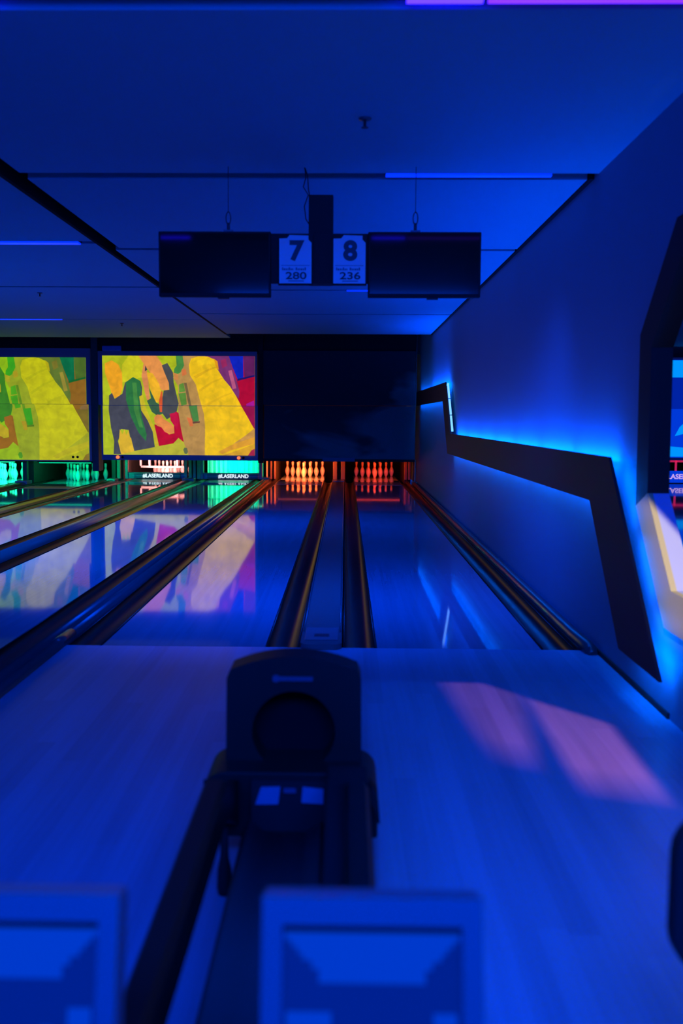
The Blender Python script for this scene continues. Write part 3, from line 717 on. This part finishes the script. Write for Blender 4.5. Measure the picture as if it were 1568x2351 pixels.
def sign(x0, x1, num, score, label):
    cx = (x0+x1)/2
    t = thing('lane_number_sign', label, 'sign', (cx, YT, 2.345), 'lane number signs')
    bm = B(); box(bm, x0-0.008, x1+0.008, YT-0.005, YT+0.03, 2.337, 2.655); fr = finish('frame', bm, M_black, t)
    w_ = x1-x0
    pts = [(x0, 2.347), (x1, 2.347), (x1, 2.60), (x1-0.02, 2.62), (x1-0.02, 2.645), (x0+w_*0.32, 2.648), (x0+w_*0.24, 2.628), (x0, 2.626)]
    bm = B(); prism(bm, pts, 1, YT-0.012, YT-0.004); finish('face', bm, M_signw, t)
    bm = text_bm(num, 0.165, (cx+0.005, YT-0.015, 2.545), depth=0.004, bold=0.007, sx=1.05); finish('numeral', bm, M_signk, t)
    bm = text_bm(score, 0.062, (cx+0.005, YT-0.015, 2.392), depth=0.004, bold=0.0012, sx=1.45); finish('score', bm, M_signk, t)
    M_sm = mat('sign_small_print', (0.10, 0.11, 0.18), 0.5)
    bm = B(); box(bm, x0+0.012, x1-0.012, YT-0.014, YT-0.011, 2.457, 2.460); finish('rule', bm, M_sm, t)
    bm = B(); xx = x0+0.018
    for i, w0 in enumerate((5, 8, 6, 4, 7, 6, 5, 0, 7, 6, 5, 8, 6, 7)):
        if w0: box(bm, xx, xx+w0*0.0013, YT-0.014, YT-0.011, 2.428, 2.440+0.006*(i in (0, 4, 8, 13)))
        xx += (w0 or 7)*0.0013+0.003
    finish('small_print', bm, M_sm, t)
    bm = B(); box(bm, cx-0.045, cx+0.055, YT-0.014, YT-0.011, 2.358, 2.364); finish('fine_print', bm, M_sm, t)
    return t
sign(-0.281, -0.076, '7', '280', 'white lane sign with the number 7 above the number 280')
sign(0.064, 0.268, '8', '236', 'white lane sign with the number 8 above the number 236')
bm = B(); box(bm, -0.098, 0.060, YT+0.061, YT+0.16, 2.352, 2.915); bev(bm, 0.004, 1); tag(finish('hanging_box', bm, M_black), 'tall narrow black box hanging between the 7 and 8 signs', 'equipment box')
def chain(x, label, y=YT+0.03):
    t = thing('hanging_chain', label, 'chain', (x, y, 2.67), 'chains holding the screens')
    bm = B(); box(bm, x-0.03, x+0.03, y-0.015, y+0.015, 2.668, 2.685); tube(bm, [(x, y, 2.68), (x, y, 2.73)], 0.010, 8); finish('bracket', bm, M_chain, t)
    bm = B()
    zz = 2.725
    ring = [(x+0.015*math.cos(a), y, zz+0.035+0.04*math.sin(a)) for a in [2*PI*i/14 for i in range(15)]]
    tube(bm, ring, 0.004, 6); finish('carabiner', bm, M_chain, t)
    bm = B()
    tube(bm, [(x, y, 2.795), (x, y, ZC+0.02)], 0.0028, 6); finish('wire', bm, M_chain, t)
    return t
chain(-0.61, 'thin wire and shackle holding the left black screen'); chain(0.585, 'thin wire and shackle holding the right black screen')
bm = B()
tube(bm, [(-0.125, YT+0.05, 3.09), (-0.115, YT+0.05, 3.02), (-0.132, YT+0.05, 2.96), (-0.10, YT+0.05, 2.91), (-0.125, YT+0.05, 2.84), (-0.115, YT+0.05, 2.76), (-0.09, YT+0.05, 2.72)], 0.004, 6)
tube(bm, [(-0.125, YT+0.06, 3.09), (-0.105, YT+0.06, 3.03), (-0.10, YT+0.06, 2.95), (-0.09, YT+0.06, 2.90)], 0.004, 6)
tag(finish('power_cable', bm, M_plastic), 'dark loose cable dropping from the ceiling slot to the narrow black box', 'cable')

# ------------------------------------------------------------------ ceiling lamps and sprinklers
def strip(x0, x1, y, m, label, wd=0.03):
    z = ZC-0.012
    t = thing('ceiling_led_strip', label, 'light strip', ((x0+x1)/2, y, z), 'LED strips in the ceiling slots')
    bm = B(); box(bm, x0-0.01, x1+0.01, y, y+wd, z+0.014, z+0.135); finish('housing', bm, M_black, t)
    bm = B(); box(bm, x0, x1, y, y+wd, z, z+0.014); finish('diffuser', bm, m, t)
M_strip_hot = mat('led_hot', (0.2, 0.2, 0.3), 0.4, emis=(0.012, 0.004, 1.0), es=18)
strip(0.68, 1.70, -2.36, M_strip_v, 'violet LED strip in the ceiling slot at the top right edge of the photo')
strip(0.37, 0.66, -2.36, M_strip_hot, 'short bright end piece of the violet LED strip at the top edge of the photo')
strip(-1.50, -1.24, -2.36, M_strip_hot, 'blue LED strip in the ceiling slot nearest the viewer, left part', 0.03)
strip(0.40, 1.48, 0.30, M_strip, 'blue LED strip in the ceiling slot above the right black screen', 0.05)
strip(0.15, 1.2, 6.06, M_strip, 'blue LED strip in the ceiling slot seen below the number 8 sign', 0.05)
strip(-4.2, -2.30, 2.77, M_strip, 'blue LED strip in the left ceiling, nearest one to the left of the black screen', 0.10)
strip(-6.6, -4.5, 9.765, M_strip, 'blue LED strip in the left ceiling, farthest one above the yellow-green picture', 0.05)
def sprinkler(x, y, label, s=1.0):
    t = thing('sprinkler_head', label, 'sprinkler', (x, y, ZC), 'ceiling sprinkler heads')
    bm = B(); lathe(bm, [(0.035*s, 0.0), (0.033*s, -0.008*s), (0.012*s, -0.012*s)], x, y, ZC, 16); finish('rose', bm, M_chain, t)
    bm = B(); lathe(bm, [(0.008*s, -0.01), (0.008*s, -0.045*s), (0.02*s, -0.047*s), (0.02*s, -0.05*s)], x, y, ZC, 12); finish('nozzle', bm, M_chain, t)
sprinkler(0.24, -0.87, 'small sprinkler on the large ceiling panel nearest the viewer')
sprinkler(-3.80, 6.42, 'small sprinkler on the left ceiling above the yellow-green picture')
sprinkler(-3.66, 10.42, 'small sprinkler on the left ceiling above the yellow-red picture')

# ------------------------------------------------------------------ zigzag wall panel with LED light behind
XP = XW-0.10
ZO = [(15.0, 2.067), (8.84, 2.057), (8.06, 1.278), (-0.536, 1.274), (-1.569, 0.221)]
ZI = [(-0.866, 0.219), (-0.127, 0.988), (8.41, 0.976), (9.24, 1.772), (15.0, 1.773)]
t = thing('zigzag_wall_panel', 'dark lightning-shaped panel on the right wall, edged with blue LED light', 'wall panel', (XP, 6, 0.22))
bm = B(); prism(bm, ZO+ZI, 0, XP, XP+0.018); finish('panel', bm, M_panel, t)
def led_run(a, b, nseg, inset_n, m=M_ledw, w_=0.010, x0=XP+0.020, x1=XP+0.030, gap=0.06):
    a = Vector(a); b = Vector(b); d = (b-a); L_ = d.length; d.normalize(); nn = Vector((-d.y, d.x))*inset_n
    for i in range(nseg):
        p = a+d*(L_*i/nseg+gap/2); q = a+d*(L_*(i+1)/nseg-gap/2)
        bm = B(); n2 = Vector((-d.y, d.x))*w_
        prism(bm, [tuple(p+nn), tuple(q+nn), tuple(q+nn+n2), tuple(p+nn+n2)], 0, x0, x1)
        finish('led_strip', bm, m, t)
# outer edge runs (normal side chosen so strips sit inside the panel outline)
led_run(ZO[0], ZO[1], 4, 0.04); led_run(ZO[2], ZO[3], 7, 0.04, gap=0.16); led_run(ZO[3], ZO[4], 3, 0.05, gap=0.10)
led_run(ZI[1], ZI[2], 7, 0.04, w_=0.003); led_run(ZI[3], ZI[4], 4, 0.04, w_=0.003)
led_run((-1.50, 0.235), (-0.90, 0.235), 1, 0.02, w_=0.006)
# bright strip seen edge-on beside the far upright
led_run((8.84-0.02, 2.04), (8.06-0.0, 1.30), 3, -0.012, M_ledhot, 0.012, XP+0.02, XP+0.05, 0.03)
bm = B(); box(bm, XP+0.02, XW, 14.2, 14.25, 1.85, 1.95); box(bm, XP+0.02, XW, 4.0, 4.05, 1.1, 1.16); box(bm, XP+0.02, XW, -0.42, -0.36, 0.98, 1.04); finish('spacer', bm, M_black, t)

# ------------------------------------------------------------------ ball return
t = thing('ball_return', 'black ball return with round-mouthed hood and long side rails', 'ball return', (-0.02, -3.1, 0))
cx = -0.02
# hood shell with hole : front plate outline minus ellipse
def hood():
    bm = B()
    W2 = 0.228
    out = []
    out += [(cx-W2-0.006, 0.10), (cx-W2, 0.61)]
    for i in range(1, 8):
        a = PI-PI*i/8*1.0
    for i in range(0, 13):
        u = -1+2*i/12; out.append((cx+u*(W2-0.012), 0.640+0.046*(1-u*u)))
    out += [(cx+W2, 0.61), (cx+W2+0.006, 0.10)]
    inn = [(cx+0.142*math.cos(a), 0.425+0.142*math.sin(a)) for a in [2*PI*i/40 for i in range(40)]]
    def loop(pts):
        vs = [bm.verts.new((x, -3.0, z)) for x, z in pts]
        return [bm.edges.new((vs[i], vs[(i+1) % len(vs)])) for i in range(len(vs))]
    es = loop(out)+loop(inn)
    bmesh.ops.triangle_fill(bm, use_beauty=True, use_dissolve=False, edges=es)
    r = bmesh.ops.extrude_face_region(bm, geom=bm.faces[:])
    bmesh.ops.translate(bm, verts=[g for g in r['geom'] if isinstance(g, bmesh.types.BMVert)], vec=(0, 0.13, 0))
    bmesh.ops.recalc_face_normals(bm, faces=bm.faces[:])
    return bm
finish('hood', hood(), M_plastic, t)
bm = B(); box(bm, cx-0.2, cx+0.2, -2.885, -2.87, 0.12, 0.64); finish('hood_back', bm, M_void, t)
bm = B(); box(bm, cx-0.065, cx+0.065, -3.006, -2.999, 0.604, 0.618); lathe(bm, [(0.013, 0), (0.013, 0.004)], 0, 0, 0, 10)
vs = [v for v in bm.verts if abs(v.co.y) < 0.2]; bmesh.ops.rotate(bm, cent=(0, 0, 0), matrix=Matrix.Rotation(PI/2, 3, 'X'), verts=vs)
bmesh.ops.translate(bm, verts=vs, vec=(cx-0.06, -3.001, 0.611))
finish('brand_badge', bm, mat('badge_blue', (0.04, 0.08, 0.13), 0.4), t)
# collar : rounded shoulders around the base of the hood
pts = []
for i in range(7):
    a = PI-(PI/2)*i/6; pts.append((cx-0.225+0.07*math.cos(a), 0.255+0.07*math.sin(a)))
for i in range(7):
    a = PI/2-(PI/2)*i/6; pts.append((cx+0.215+0.07*math.cos(a), 0.255+0.07*math.sin(a)))
pts += [(cx+0.285, 0.105), (cx-0.275, 0.105)]
bm = B(); prism(bm, pts, 1, -3.12, -2.87); bev(bm, 0.006, 1); finish('collar', bm, M_plastic, t)
# front control plate with stickers
bm = B(); prism(bm, [(cx-0.13, 0.13), (cx+0.13, 0.13), (cx+0.13, 0.31), (cx-0.13, 0.31)], 1, -3.15, -3.11); pl = finish('control_plate', bm, M_black, t)
M_stick = mat('sticker_blue_white', (0.14, 0.22, 0.34), 0.5)
bm = B(); prism(bm, [(-0.137, 0.232), (-0.062, 0.234), (-0.055, 0.292), (-0.118, 0.290)], 1, -3.156, -3.149); finish('sticker', bm, M_stick, pl)
bm = B(); prism(bm, [(0.014, 0.240), (0.085, 0.236), (0.085, 0.286), (0.018, 0.292)], 1, -3.156, -3.149); finish('sticker', bm, M_stick, pl)
bm = B(); prism(bm, [(-0.044, 0.272), (-0.004, 0.272), (-0.004, 0.287), (-0.044, 0.287)], 1, -3.156, -3.149); finish('reset_button', bm, mat('button_blue', (0.05, 0.10, 0.16), 0.4), pl)
# rails
for s in (-1, 1):
    xo = cx+s*0.245; xi = cx+s*0.175
    bm = B()
    pr = [(xo, 0.30), (xo, 0.40), (xo-s*0.012, 0.42), (xi+s*0.012, 0.42), (xi, 0.40), (xi, 0.30)]
    profile_along_y(bm, pr, -4.64, -3.43, closed=True, smooth=False)
    finish('side_rail', bm, M_plastic, t)
    bm = B(); prism(bm, [(-3.12, 0.15), (-3.12, 0.30), (-3.43, 0.42), (-3.43, 0.30)], 0, min(xi, xo), max(xi, xo)); finish('rail_arm', bm, M_plastic, t)
# central trough and side box
bm = B()
pr = [(cx-0.115, 0.30), (cx-0.105, 0.305), (cx-0.06, 0.27), (cx, 0.255), (cx+0.06, 0.27), (cx+0.105, 0.305), (cx+0.115, 0.30), (cx+0.10, 0.12), (cx-0.10, 0.12)]
profile_along_y(bm, pr, -4.6, -3.45, closed=True); finish('ball_trough', bm, mat('trough_plastic', (0.05, 0.055, 0.05), 0.5, spec=0.3), t)
bm = B(); box(bm, cx+0.118, cx+0.25, -4.4, -3.14, 0.0, 0.36); bev(bm, 0.006, 1); finish('side_box', bm, M_black, t)
bm = B(); box(bm, cx-0.16, cx+0.16, -4.5, -2.85, 0.0, 0.14); bev(bm, 0.01, 1)
finish('pedestal', bm, M_plastic, t)
bm = B(); lathe(bm, [(0.02, 0.0), (0.024, 0.02), (0.022, 0.08), (0.014, 0.12), (0.012, 0.22)], cx-0.20, -3.30, 0.0, 14); finish('leveling_foot', bm, M_black, t)
bm = B(); prism(bm, [(cx+0.262, 0.30), (cx+0.285, 0.245), (cx+0.292, 0.165), (cx+0.284, 0.168), (cx+0.272, 0.215), (cx+0.255, 0.24)], 1, -3.14, -3.10); finish('lever', bm, M_black, t)

# ------------------------------------------------------------------ scoring consoles in the foreground
M_bezel = mat('console_shell', (0.13, 0.14, 0.16), 0.5)
def scr_mat(name, c, s): return mat(name, (0.02, 0.02, 0.03), 0.3, emis=c, es=s)
S_bg = scr_mat('display_navy', (0.0, 0.010, 0.18), 1.0); S_hi = scr_mat('display_blue', (0.0, 0.036, 0.50), 1.0)
def console(x0, x1, label):
    K = 0.872; x0 = 0.148+(x0-0.148)*K; x1 = 0.148+(x1-0.148)*K
    t = thing('scoring_console', label, 'touch screen', ((x0+x1)/2, -4.84, 0.0), 'scoring consoles in the foreground')
    c = (x0+x1)/2; wd = (x1-x0)/K; zt = 0.792; yt = -4.85; tl = math.radians(14)
    o0 = ORG[t.name]
    def place(bm):
        bmesh.ops.scale(bm, vec=(K, K, K), verts=bm.verts)
        bmesh.ops.rotate(bm, cent=(0, 0, 0), matrix=Matrix.Rotation(-tl, 3, 'X'), verts=bm.verts)
        bmesh.ops.translate(bm, verts=bm.verts, vec=(c, yt, zt)); return bm
    h = 0.46; b = 0.034; bb = 0.045
    bm = B()
    box(bm, -wd/2, wd/2, 0.008, 0.06, -h, 0.0); bev(bm, 0.006, 2); finish('shell', place(bm), M_bezel, t)
    bm = B()
    box(bm, -wd/2, wd/2, -0.012, 0.008, -bb, 0.0); box(bm, -wd/2, wd/2, -0.012, 0.008, -h, -h+bb)
    box(bm, -wd/2, -wd/2+b, -0.012, 0.008, -h+bb, -bb); box(bm, wd/2-b, wd/2, -0.012, 0.008, -h+bb, -bb)
    finish('bezel', place(bm), M_bezel, t)
    bm = B()
    iw = wd/2-b; box(bm, -iw, iw, 0.002, 0.007, -h+bb, -bb); sc = finish('display', place(bm), S_bg, t)
    bm = B(); box(bm, -iw, iw, -0.006, 0.002, -bb-0.012, -bb); finish('bezel_shade', place(bm), M_black, t)  # black strip painting the bezel's shade along the display top
    bm = B(); top = -bb-0.014; st = 0.0135
    for k, (q, dz) in enumerate(((1.0, 0.9), (0.93, 0.8), (0.86, 0.8), (0.80, 0.8), (0.70, 1.0), (0.62, 1.6))):
        box(bm, -iw*q+0.004, iw*q-0.004, -0.0005, 0.0025, top-st*dz, top); top -= st*dz
    for (a, b_, z0_, z1_) in ((-0.95, -0.45, 0.085, 0.03), (0.68, 0.94, 0.085, 0.02), (0.36, 0.52, 0.055, 0.02)):
        box(bm, iw*a, iw*b_, -0.0005, 0.0025, -0.27+z1_, -0.27+z0_)
    finish('display_shape', place(bm), S_hi, sc)  # brighter blue stepped shape and blocks over the navy display
    bm = B(); box(bm, c-0.06, c+0.06, -4.95, -4.83, 0.0, 0.38); bev(bm, 0.008, 1); finish('pedestal', bm, M_black, t)
    bm = B(); box(bm, c-0.07, c+0.07, -4.93, -4.83, 0.36, 0.50); bev(bm, 0.008, 1); finish('neck', bm, M_black, t)
    return t
console(0.016, 0.383, 'blurred scoring screen in front of the ball return, right of the two')
console(-0.590, -0.224, 'blurred scoring screen at the lower left corner, left of the two')

# ------------------------------------------------------------------ chair at the right edge
t = thing('chair', 'black shell chair with rounded backrest, cut off by the right edge of the photo', 'chair', (1.03, -4.6, 0))
def rrect(cx_, cz, w_, h_, r, n=6):
    pts = []
    for (sx, sz, a0) in ((1, -1, -PI/2), (1, 1, 0), (-1, 1, PI/2), (-1, -1, PI)):
        for i in range(n+1):
            a = a0+(PI/2)*i/n; pts.append((cx_+sx*(w_/2-r)+r*math.cos(a), cz+sz*(h_/2-r)+r*math.sin(a)))
    return pts
bm = B(); prism(bm, rrect(1.03, 0.575, 0.485, 0.325, 0.085), 1, -4.42, -4.37); bev(bm, 0.008, 2); finish('backrest', bm, M_black, t)
bm = B(); prism(bm, [(x, z) for x, z in rrect(1.03, -4.66, 0.44, 0.42, 0.07)], 2, 0.40, 0.44); finish('seat', bm, M_black, t)
for sx in (-1, 1):
    for sy in (-1, 1):
        bm = B(); tube(bm, [(1.03+sx*0.17, -4.66+sy*0.16, 0.41), (1.03+sx*0.20, -4.66+sy*0.19, 0.0)], 0.013, 8); finish('leg', bm, M_chain, t)
    bm = B(); tube(bm, [(1.03+sx*0.16, -4.47, 0.42), (1.03+sx*0.16, -4.40, 0.50)], 0.012, 8); finish('back_support', bm, M_chain, t)

# ------------------------------------------------------------------ lanes beyond the window
bm = B(); box(bm, 1.90, 13, -9, 19, -0.12, 0.0); struct(finish('floor', bm, M_lane))
bm = B(); box(bm, 1.90, 13, -9, 19, 3.08, 3.13); struct(finish('ceiling', bm, M_ceil))
bm = B(); box(bm, 1.90, 13, 19, 19.1, 0, 3.1); struct(finish('wall_back_next_room', bm, M_void))
bm = B(); box(bm, 13, 13.1, -9, 19, 0, 3.1); struct(finish('wall_right_next_room', bm, M_wall))
t = thing('masking_unit', 'masking panel with a blue and cyan picture, seen through the right-hand window', 'masking panel', (9, YM, 0.5), 'masking panels above the pins')
bm = B(); box(bm, 7.15, 10.75, YM, YM+0.1, 0.62, 2.85); lo = finish('panel', bm, M_navy, t)
N1 = scr_mat('mask_blue', (0.0, 0.05, 0.85), 0.8); N2 = scr_mat('mask_cyan', (0.0, 0.30, 1.0), 1.0); N3 = scr_mat('mask_deep', (0.0, 0.02, 0.45), 0.8)
bm = B(); box(bm, 7.2, 10.7, YM-0.01, YM, 0.68, 2.80); box(bm, 7.2, 10.7, YM-0.015, YM-0.005, 1.74, 2.42, 2); box(bm, 7.2, 10.7, YM-0.02, YM-0.01, 2.42, 2.79, 1)
prism(bm, [(7.2, 0.70), (8.6, 0.70), (8.6, 0.80), (7.2, 0.93)], 1, YM-0.02, YM-0.01, 1)
prism(bm, [(7.35, 1.15), (7.75, 1.25), (7.75, 1.62), (7.45, 1.35)], 1, YM-0.02, YM-0.01, 1)
finish('picture', bm, [N1, N2, N3], lo)
t = thing('sweep_bar', 'sweep bar with white lettering seen through the right-hand window', 'sweep bar', (8.1, 16.6, 0.02), None)
bm = B(); box(bm, 7.6, 9.0, 16.9, 16.95, 0.02, 0.30); bar = finish('bar', bm, N1, t)
bm = text_bm('#LASERLAND', 0.16, (8.19, 16.89, 0.16), depth=0.008, bold=0.004, sx=1.05); finish('lettering', bm, mat('letter_lilac', (0.9, 0.8, 0.9), 0.4, emis=(0.7, 0.45, 0.9), es=0.8), bar)  # lilac brightness of these letters is their own emission
bm = B(); box(bm, 7.62, 8.9, 17.0, 17.04, 0.50, 0.55); box(bm, 8.0, 8.04, 17.0, 17.04, 0.30, 0.55); box(bm, 7.62, 7.66, 17.0, 17.04, 0.35, 0.55)
tag(finish('pinsetter_frame', bm, mat('red_glow_rail', (0.5, 0.05, 0.2), 0.4, emis=(0.8, 0.02, 0.12), es=0.6)), 'red-lit pinsetter rail seen through the right-hand window', 'pinsetter')  # red light put into the rail as emission
area('fill_next_room', (4.5, 5.0, 3.0), (4.5, 8, 0), 3.0, 3.0, 350, (0.0, 0.09, 1.0))  # unseen blue fill added to brighten the room beyond the window
